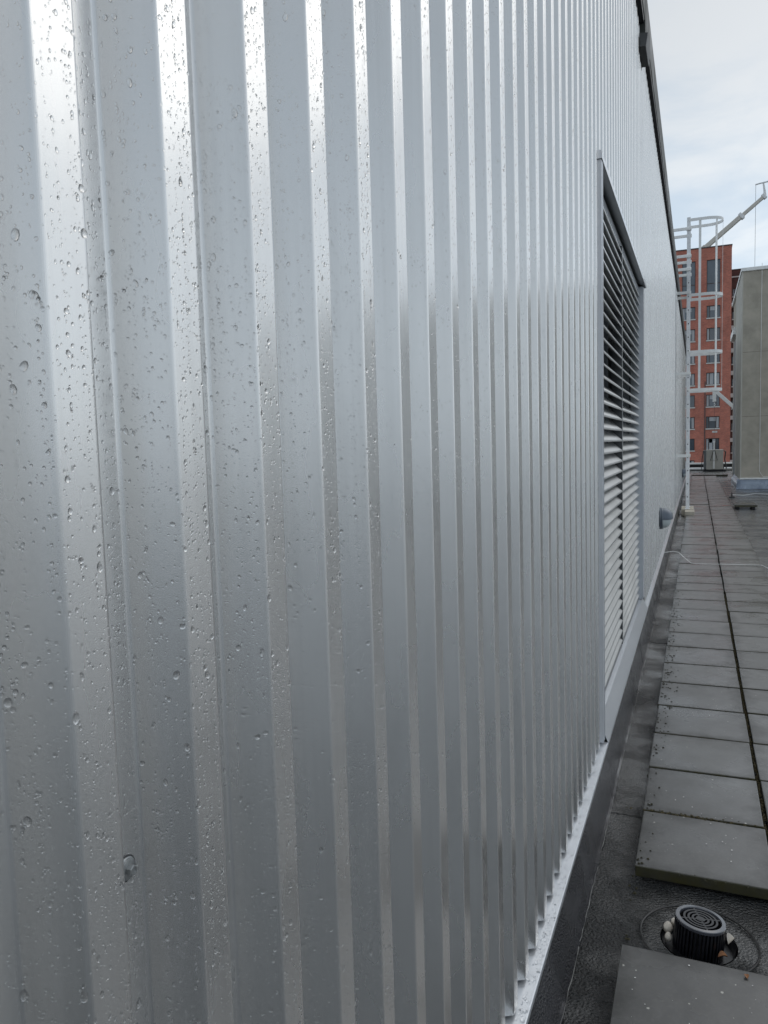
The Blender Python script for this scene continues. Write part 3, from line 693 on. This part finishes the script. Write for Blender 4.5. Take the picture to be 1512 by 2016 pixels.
def moss():
    m = MB()
    def lump(x, y, z, r, sz=.5):
        n = 6; h = r*sz; j = [random.uniform(.6, 1.2) for _ in range(n)]
        vs = [(x+r*j[k]*math.cos(k*1.047), y+r*j[k]*math.sin(k*1.047), z) for k in range(n)]+[(x+.55*r*j[k]*math.cos(k*1.047+.3), y+.55*r*j[k]*math.sin(k*1.047+.3), z+h*.8) for k in range(n)]+[(x, y, z+h)]
        fs = [[k, (k+1) % n, n+(k+1) % n, n+k] for k in range(n)]+[[n+k, n+(k+1) % n, 2*n] for k in range(n)]
        m.add(vs, fs)
    y = 3.1                                                       # centre joint
    while y < 9:
        if random.random() < .8: lump(.288+random.uniform(-.007, .007), y, ZT-.020, random.uniform(.006, .011), 1.6 if random.random() < .3 else 1.1)
        y += random.uniform(.005, .014)
    for _ in range(90): lump(random.gauss(.0, .11), 3.562+random.gauss(0, .008), ZT-.002, random.uniform(.003, .009))
    o = m.build('moss', M['moss']); tag(o, 'brown moss in the paver joints', None, kind='stuff')
    m = MB()
    for k in range(0, 12):                                        # dark tufts on the wall-side corners
        yc = 3.058+.5035*k
        for _ in range(int(26 if 3 <= k <= 9 else 12)):
            lump(-.215+abs(random.gauss(0, .035)), yc+random.uniform(0, .5), ZT+.001, random.uniform(.0025, .0075), .6)
    for k in range(0, 8):
        for _ in range(10): lump(random.uniform(-.2, .27), 3.058+.5035*k+random.gauss(0, .012), ZT-.001, random.uniform(.002, .005), .6)
    for _ in range(60): lump(-.222+random.gauss(0, .006), random.uniform(2.1, 7), ZR+.002, random.uniform(.004, .01), .7)
    o = m.build('dark_moss', M['moss_dark']); tag(o, 'dark moss tufts along the paver edges', None, kind='stuff')
    m = MB()
    for _ in range(230):
        y = 2.1+random.random()**2.0*7; x = random.uniform(-.21, .75)
        if 2.56 < y < 3.06: continue
        lump(x, y, ZT+.0035, random.choice((.0010, .0012, .0012, .0016, .002, .0022, .0035)), .3)
    o = m.build('bird_droppings', M['stone_white']); tag(o, 'small white droppings dotted over the pavers', None, kind='stuff')
moss()

# ------------------------------------------------------------------ roof drain with litter
def drain():
    c = Vector((.014, 2.765, ZR)); tilt = Matrix.Rotation(R(-3), 4, 'X') @ Matrix.Rotation(R(5), 4, 'Y')
    r = empty('roof_drain', c); tag(r, 'black plastic roof drain strainer with ringed top beside the near paver', 'roof drain')
    m = MB(); m.lathe([(.124, -.012), (.118, -.02), (.112, -.045), (0, -.048)], c, 40); m.build('sump', M['plastic'], r, smooth=True)
    zt = .075
    rim = MB(); rim.lathe([(.083, zt-.012), (.084, zt-.002), (.082, zt), (.070, zt+.001), (.068, zt-.002), (.068, zt-.01)], c, 48, M=tilt); rim.build('rim', M['rim'], r, smooth=True)
    gt = MB()
    for ri in (.012, .026, .040, .054):
        gt.lathe([(ri-.0035, zt-.006), (ri-.0035, zt-.001), (ri+.0035, zt-.001), (ri+.0035, zt-.006)], c, 36, M=tilt)
    for a in (20, 110, 200, 290):
        T = Matrix.Translation(c) @ tilt @ Matrix.Rotation(R(a), 4, 'Z'); gt.box(.004, .069, -.003, .003, zt-.0065, zt-.0016, M=T)
    gt.lathe([(0, zt-.0005), (.010, zt-.0005)], c, 20, M=tilt)
    gt.build('grate', M['plastic'], r)
    sk = MB(); sk.lathe([(.072, -.04), (.070, zt-.01)], c, 48, M=tilt); sk.build('inner_wall', M['void'], r)
    ribs = MB()
    for k in range(40):
        T = Matrix.Translation(c) @ tilt @ Matrix.Rotation(2*math.pi*k/40, 4, 'Z')
        ribs.prism([(-.0032, -.038), (.0032, -.038), (.0032, zt-.011), (-.0032, zt-.011)], 0, .072, .084)
        nb = 8; 
        for i in range(len(ribs.v)-8, len(ribs.v)): ribs.v[i] = tuple(T @ Vector(ribs.v[i]))
    ribs.build('side_ribs', M['plastic'], r)
    for (x, y, z, rx, ry, rz, lab) in ((-.089, 2.800, ZR-.008, .016, .024, .018, 'pale pebble wedged behind the drain strainer, upper of the group'), (-.086, 2.752, ZR-.012, .012, .020, .014, 'pale pebble lying left of the drain strainer, lower of the group'), (-.070, 2.836, ZR-.004, .010, .014, .014, 'small pale pebble peeping out behind the drain strainer')):
        bm = bmesh.new(); bmesh.ops.create_icosphere(bm, subdivisions=3, radius=1)
        for v in bm.verts:
            q = v.co; f = 1+.08*math.sin(3*q.x+2*q.y)+.05*math.sin(5*q.z+q.x); v.co = Vector((q.x*rx*f+x, q.y*ry*f+y, q.z*rz*f+z+rz*.3))
        p = MB(); p.from_bm(bm); o = p.build('pebble', M['pebble'], smooth=True); tag(o, lab, 'pebble', 'pebbles beside the roof drain')
    def leaf(x, y, z, s, rz, lab, ma, tl=.4):
        p = MB(); n = 8; vs = []
        for i in range(n+1):
            t = i/n; w = .35*math.sin(math.pi*t)**.8*s; zz = .12*s*math.sin(t*3)
            vs += [(t*s, -w, zz+w*tl), (t*s, 0, zz), (t*s, w, zz+w*tl)]
        T = Matrix.Translation((x, y, z)) @ Matrix.Rotation(R(rz), 4, 'Z'); vs = [T @ Vector(v) for v in vs]
        vs2 = [v+Vector((0, 0, .0012)) for v in vs]; k = len(vs); fs = []
        for i in range(n):
            for j in (0, 1):
                a = [i*3+j, i*3+j+1, i*3+j+4, i*3+j+3]; fs.append(a[::-1]); fs.append([q+k for q in a])
        p.add(vs+vs2, fs); o = p.build('leaf', ma, smooth=True); tag(o, lab, 'leaf', 'fallen leaves round the roof drain')
    leaf(.075, 2.685, ZR-.002, .034, 20, 'curled orange brown leaf in front of the drain strainer', M['leaf'], .9)
    leaf(.110, 2.760, ZR+.004, .045, 60, 'dull pale leaf standing right of the drain strainer', M['pebble'], 1.2)
    s = MB(); s.tube([(c.x+.195*math.cos(a), c.y+.195*math.sin(a), ZR-.001+.0004*math.sin(9*a)) for a in [i*2*math.pi/60 for i in range(61)]], .0035, 5)
    tag(s.build('felt_patch_edge', M['seam']), kind='structure')
    b = MB(); b.bbox(.150, .172, 2.52, 2.535, ZT+.001, ZT+.012, .003); 
    leaf(.155, 2.50, ZT+.004, .02, 100, 'tiny brown leaf on the paver in front of the drain', M['leaf'], .5)
drain()

# ------------------------------------------------------------------ lightning conductor rods
def rods():
    m = MB(); pts = [(-.424, 11.35, -1.588), (-.30, 11.40, -1.575), (-.235, 11.38, -1.585), (-.15, 11.2, -1.64), (-.07, 11.05, -1.683), (.0, 11.02, -1.686), (.80, 11.06, -1.686), (.88, 11.08, -1.73), (3.0, 11.3, -1.75)]
    m.tube(pts, .0036, 8); o = m.build('conductor_rod', M['white_metal'], smooth=True); tag(o, 'thin bare metal conductor rod bent across the roof walkway', 'conductor rod')
    r = empty('conductor_rod', (1.5, 25, ZR)); tag(r, 'far thin conductor rod on a roof holder beside the concrete block', 'conductor rod')
    m = MB(); m.tube([(.95, 24.7, -1.68), (1.3, 25.1, -1.72), (1.6, 25.3, -1.69), (2.1, 25.5, -1.72), (4, 26, -1.74)], .006, 8); m.build('rod', M['white_metal'], r, smooth=True)
    h = MB(); h.lathe([(.09, 0), (.08, .03), (.02, .035), (.012, .16), (0, .16)], (.955, 24.65, ZR), 14); h.build('holder', M['black'], r)
rods()

# ------------------------------------------------------------------ concrete block on the roof
def block():
    X0, X1, Ya, Yb, ZC = 1.372, 14.0, 29.0, 33.2, 5.60
    r = empty('concrete_block', (X0, Ya, ZR)); tag(r, 'weathered grey concrete plant block with pale metal base flashing right of the walkway', 'building')
    m = MB(); m.box(X0+.04, X1, Ya, Yb+3.2, ZR, ZC); m.build('wall', M['concrete'], r)
    an = MB(); an.box(4.6, X1+4, Ya-.6, Yb+3.1, ZR+.001, ZC-.3); an.build('reflection_volume', M['reflection_volume'], r, label='added unseen pale volume, mirrored in the metal wall')  # added out of view; its pale colour lightens what the ribs reflect
    p = MB(); p.box(X0, X0+.0395, Ya+.003, Yb, -1.44, ZC-.002); p.build('side_panel', M['concrete_pale'], r, label='pale side wall')  # side face in a paler colour than the front
    d = MB(); d.box(X0+.01, X0+.0396, Yb+.01, Yb+2.0, ZR, 3.9); d.build('door', M['black'], r, label='black recessed door strip')
    cn = MB(); cn.prism([(X0-.10, 4.05), (X0+.039, 4.05), (X0+.039, 4.35), (X0-.10, 4.30)], 1, Yb+.05, Yb+2.6); cn.build('canopy', M['white_metal'], r)
    cp = MB(); cp.bbox(X0-.03, X1+.03, Ya-.05, Yb+3.25, ZC+.001, ZC+.12, .01); cp.build('coping', M['white_metal'], r)
    f = MB(); f.prism([(Ya-.13, ZR+.002), (Ya-.12, -1.60), (Ya-.085, -1.52), (Ya-.004, -1.44), (Ya-.001, -1.44), (Ya-.001, ZR+.002)], 0, X0-.10, X1)
    f.prism([(X0-.125, ZR+.002), (X0-.115, -1.60), (X0-.08, -1.52), (X0-.004, -1.445), (X0-.001, -1.445), (X0-.001, ZR+.002)], 1, Ya-.128, Yb)
    f.build('base_flashing', M['lead'], r)
    w = MB(); w.box(X0-.01, X1, Ya-.03, Ya-.002, -1.438, -1.385); w.build('flashing_strip', M['white_metal'], r)
    j = MB()
    for z in (.72, 2.9): j.box(X0+.05, X1, Ya-.003, Ya-.0005, z-.008, z+.008)
    j.build('panel_joint', M['joint'], r)
    c = MB(); c.tube([(1.975, Ya-.02, ZC+.22), (1.975, Ya-.02, -1.17), (2.09, Ya-.03, -1.36), (6, Ya-.03, -1.37)], .008, 8); c.build('conductor_cable', M['white_metal'], r, smooth=True)
block()

# ------------------------------------------------------------------ far end of the roof
def far_end():
    p = MB(); p.box(-.5, 26, 46, 46.35, ZR, -1.42); o = p.build('parapet', M['black']); tag(o, 'low dark parapet with white capping at the far roof edge', 'parapet')
    c = MB(); c.bbox(-.5, 26, 45.95, 46.4, -1.419, -1.335, .01); c.build('capping', M['white_metal'], o)
    w = MB(); w.tube([(-.4, 45.6, -1.66), (.42, 45.6, -1.66)], .075, 12); tag(w.build('pipe', M['white_metal'], smooth=True), 'white pipe lying before the parapet, left of the cream cabinet', 'pipe')
    w = MB(); w.tube([(1.36, 45.6, -1.66), (1.75, 45.6, -1.66)], .075, 12); tag(w.build('pipe', M['white_metal'], smooth=True), 'white pipe stub lying before the parapet, right of the cream cabinet', 'pipe')
    r = empty('cabinet', (.85, 44.7, ZR)); tag(r, 'cream metal cabinet with triangular sling at the far end of the walkway', 'cabinet')
    b = MB(); b.bbox(.45, 1.29, 44.5, 45.2, ZR+.10, -.60, .015); b.build('body', M['box_cream'], r)
    b = MB(); b.bbox(.32, .448, 44.62, 45.15, ZR+.12, -.63, .01); b.build('side_unit', M['hood'], r)
    b = MB(); b.bbox(.30, 1.42, 44.45, 45.3, ZR, ZR+.098, .01); b.build('plinth', M['black'], r)
    b = MB(); b.bbox(.79, .87, 44.45, 44.498, -1.62, -.14, .004); b.build('lifting_post', M['white_metal'], r)
    t = MB(); t.tube([(.80, 44.44, -.62), (.66, 44.44, -1.17), (1.0, 44.44, -1.17), (.86, 44.44, -.62)], .016, 6); t.build('sling', M['black'], r)
    st = MB(); st.tube([(1.30, 44.6, -.65), (1.40, 44.6, -.72), (1.36, 44.6, -1.1), (1.44, 44.5, -1.62)], .03, 6); st.build('strap', M['black'], r); st = MB(); st.tube([(.31, 44.6, -.65), (.24, 44.6, -1.1), (.22, 44.5, -1.7)], .02, 6); st.build('strap', M['black'], r)
    d = empty('davit_crane', (1.9, 44.6, ZR)); tag(d, 'small pale davit arm with a hook and cable above the cream cabinet', 'davit')
    m = MB(); m.bbox(1.86, 2.02, 44.52, 44.68, ZR, 1.75, .01); m.build('mast', M['galv'], d)
    a = MB(); v0, v1 = Vector((1.90, 44.6, 1.50)), Vector((.90, 44.6, 2.50)); L_ = (v1-v0).length; T = Matrix.Translation(v0) @ Matrix.Rotation(-math.atan2(v1.z-v0.z, v1.x-v0.x), 4, 'Y')
    a.bbox(0, L_, -.07, .07, -.09, .09, .01, M=T); a.build('arm', M['white_metal'], d)
    h = MB(); h.bbox(.74, .92, 44.52, 44.68, 1.95, 2.55, .01); h.build('arm_head', M['white_metal'], d)
    k = MB(); k.tube([(.83, 44.6, 1.95), (.83, 44.6, 1.86), (.88, 44.6, 1.80), (.83, 44.6, 1.74), (.79, 44.6, 1.78)], .022, 8); k.build('hook', M['galv'], d, smooth=True)
    c = MB(); c.tube([(.83, 44.6, 1.76), (.83, 44.475, -.14)], .006, 6); c.build('cable', M['black'], d)
far_end()

# ------------------------------------------------------------------ brick buildings and crane beyond the street
def facade(m, x0, x1, z0, z1, y, holes, depth, mi=0):
    xs = sorted({x0, x1, *[h[0] for h in holes], *[h[1] for h in holes]}); zs = sorted({z0, z1, *[h[2] for h in holes], *[h[3] for h in holes]})
    for i in range(len(xs)-1):
        for j in range(len(zs)-1):
            cx, cz = (xs[i]+xs[i+1])/2, (zs[j]+zs[j+1])/2
            if any(h[0] < cx < h[1] and h[2] < cz < h[3] for h in holes): continue
            m.quad((xs[i], y, zs[j]), (xs[i+1], y, zs[j]), (xs[i+1], y, zs[j+1]), (xs[i], y, zs[j+1]), mi)
    for a, b, c, d in holes:
        m.quad((a, y, c), (a, y, d), (a, y+depth, d), (a, y+depth, c), mi); m.quad((b, y, c), (b, y+depth, c), (b, y+depth, d), (b, y, d), mi)
        m.quad((a, y, d), (b, y, d), (b, y+depth, d), (a, y+depth, d), mi); m.quad((a, y, c), (a, y+depth, c), (b, y+depth, c), (b, y, c), mi)
def window(root, x0, x1, z0, z1, y, style, ridx):
    d = .16; fw = .07
    f = MB(); yf = y+d-.05
    f.box(x0, x1, yf, yf+.06, z0, z0+fw); f.box(x0, x1, yf, yf+.06, z1-fw, z1); f.box(x0, x0+fw, yf, yf+.06, z0+fw, z1-fw); f.box(x1-fw, x1, yf, yf+.06, z0+fw, z1-fw)
    w = x1-x0
    mull = []
    if style == 'triple': mull = [x0+w*.22, x0+w*.74]
    elif style == 'double': mull = [x0+w*.5]
    for a in mull: f.box(a-.04, a+.04, yf, yf+.06, z0+fw, z1-fw)
    if style == 'tall': f.box(x0+fw, x1-fw, yf, yf+.06, z0+(z1-z0)*.28-.04, z0+(z1-z0)*.28+.04)
    o = f.build('window', M['frame_brown'], root)
    bpy.context.view_layer.update()
    def sub(mb, n, ma):
        q = mb.build(n, ma); q.parent = o; q.matrix_parent_inverse = o.matrix_world.inverted()
    p = MB(); p.box(x0+fw, x1-fw, yf+.03, yf+.045, z0+fw, z1-fw); sub(p, 'pane', M['pane'])
    if style != 'tall':
        c = MB(); rr = random.Random(ridx)
        if rr.random() < .75: c.box(x0+fw+.01, x0+w*.2, yf+.018, yf+.027, z0+fw+.02, z1-fw-.02)
        if rr.random() < .5: c.box(x0+w*.77, x1-fw-.02, yf+.018, yf+.027, z0+fw+.02, z1-fw-.02)
        if rr.random() < .35: c.box(x0+w*.26, x0+w*.5, yf+.018, yf+.027, z0+fw+.02, z1-fw-.02)
        if rr.random() < .35: c.box(x0+w*.26, x0+w*.72, yf+.018, yf+.027, z0+(z1-z0)*.62, z1-fw-.02)
        if c.v: sub(c, 'blind', M['curtain'])
        s = MB(); s.box(x0-.04, x1+.04, y-.10, y+.04, z0-.12, z0+.02); sub(s, 'sill', M['stone_white'])
def brick_tower():
    Y = 105; r = empty('brick_tower', (0, Y, -22)); tag(r, 'tall red brick apartment tower with dark framed windows behind the roof', 'building')
    holes = []; styles = []
    for i, zt in enumerate((16.55, 13.8, 11.0, 8.27, 5.53, 2.79, .04, -2.72, -5.5, -8.3, -11, -13.8)):
        for (a, b) in ((.98, 2.56), (-1.9, -.33), (-5.2, -3.6)):
            holes.append((a, b, zt-1.52, zt)); styles.append('triple' if a > 0 else 'double')
    for a, b in ((.96, 2.52), (-1.9, -.33), (-5.2, -3.6)):
        holes.append((a, b, 18.15, 22.15)); styles.append('tall')
    m = MB(); facade(m, -9, 3.80, -22, 23.62, Y, holes, .2)
    m.box(-9, 3.80, Y+.201, Y+14, -22, 23.61); m.build('wall', M['brick'], r)
    c = MB(); c.box(-9.06, 3.86, Y-.06, Y+14.06, 23.63, 23.75); c.build('coping', M['roofing'], r)
    for i, (h, s) in enumerate(zip(holes, styles)): window(r, *h, Y, s, i)
    v = MB(); v.bbox(1.72, 2.10, Y-.06, Y+.01, .72, .95, .02); v.bbox(2.12, 2.32, Y-.06, Y+.01, .72, .95, .02); v.build('vent', M['stone_white'], r)
    p = MB(); p.tube([(.86, Y-.07, 7.2), (.86, Y-.07, -3)], .05, 6); p.build('downpipe', M['roofing'], r)
brick_tower()
def brick_wing():
    Y = 109; r = empty('brick_wing', (5, Y, -22)); tag(r, 'lower shaded brick wing with white bands right of the red tower', 'building')
    holes = [(4.05, 4.62, 18.05-i*2.85, 19.05-i*2.85) for i in range(11)]+[(5.0, 5.9, 18.05-i*2.85, 19.05-i*2.85) for i in range(11)]
    m = MB(); facade(m, 3.85, 6.37, -22, 21.35, Y, holes, .2); m.box(3.85, 6.37, Y+.201, Y+12, -22, 21.34); m.build('wall', M['brick_shaded'], r)
    b = MB(); b.box(3.85, 6.40, Y-.10, Y-.001, 20.42, 20.58); b.build('white_band', M['stone_white'], r)
    c = MB(); c.box(3.85, 6.42, Y-.06, Y+12, 21.36, 21.47); c.build('coping', M['roofing'], r)
    for i, h in enumerate(holes): window(r, *h, Y, 'double', 100+i)
    for i in range(11):
        z = 16.6-i*2.85
        bb = MB(); bb.box(3.86, 4.9, Y-1.1, Y-.002, z, z+.5); bb.build('balcony', M['stone_white'], r)
brick_wing()
def crane():
    Y = 160; r = empty('mobile_crane', (-60, Y, -22)); tag(r, 'pale telescopic crane boom rising behind the brick tower', 'crane')
    dr = Vector((10.0, 0, 8.04)).normalized(); tip = Vector((11.15, Y, 44.1)); T0 = Matrix.Rotation(-math.atan2(8.04, 10), 4, 'Y')
    def sect(s0, s1, w, name):
        m = MB(); T = Matrix.Translation(tip - dr*s1) @ T0; m.bbox(0, s1-s0, -w/2, w/2, -w/2, w/2, w*.12, M=T); return m.build(name, M['boom'], r)
    sect(0, 5.2, .62, 'boom_section'); sect(4.9, 13, .85, 'boom_section'); sect(12.6, 46, 1.1, 'boom_section'); sect(45, 92, 1.35, 'boom_section')
    m = MB(); T = Matrix.Translation(tip-dr*4.9) @ T0; m.bbox(-.3, .3, -.55, .55, -.6, .6, .08, M=T); m.bbox(4.5, 5.1, -.4, .4, -.5, .5, .08, M=T); m.build('boom_collar', M['galv'], r)
    j = MB(); j.tube([(11.2, Y, 44.3), (11.15, Y, 45.0), (10.95, Y, 46.4)], [.28, .2, .14], 8); j.tube([(9.6, Y, 46.35), (10.2, Y, 46.45), (13.4, Y, 46.8)], .13, 8); j.build('jib', M['galv'], r)
    c = MB(); c.tube([(9.68, Y, 46.35), (9.68, Y, -10)], .03, 5); c.build('hoist_cable', M['black'], r)
crane()
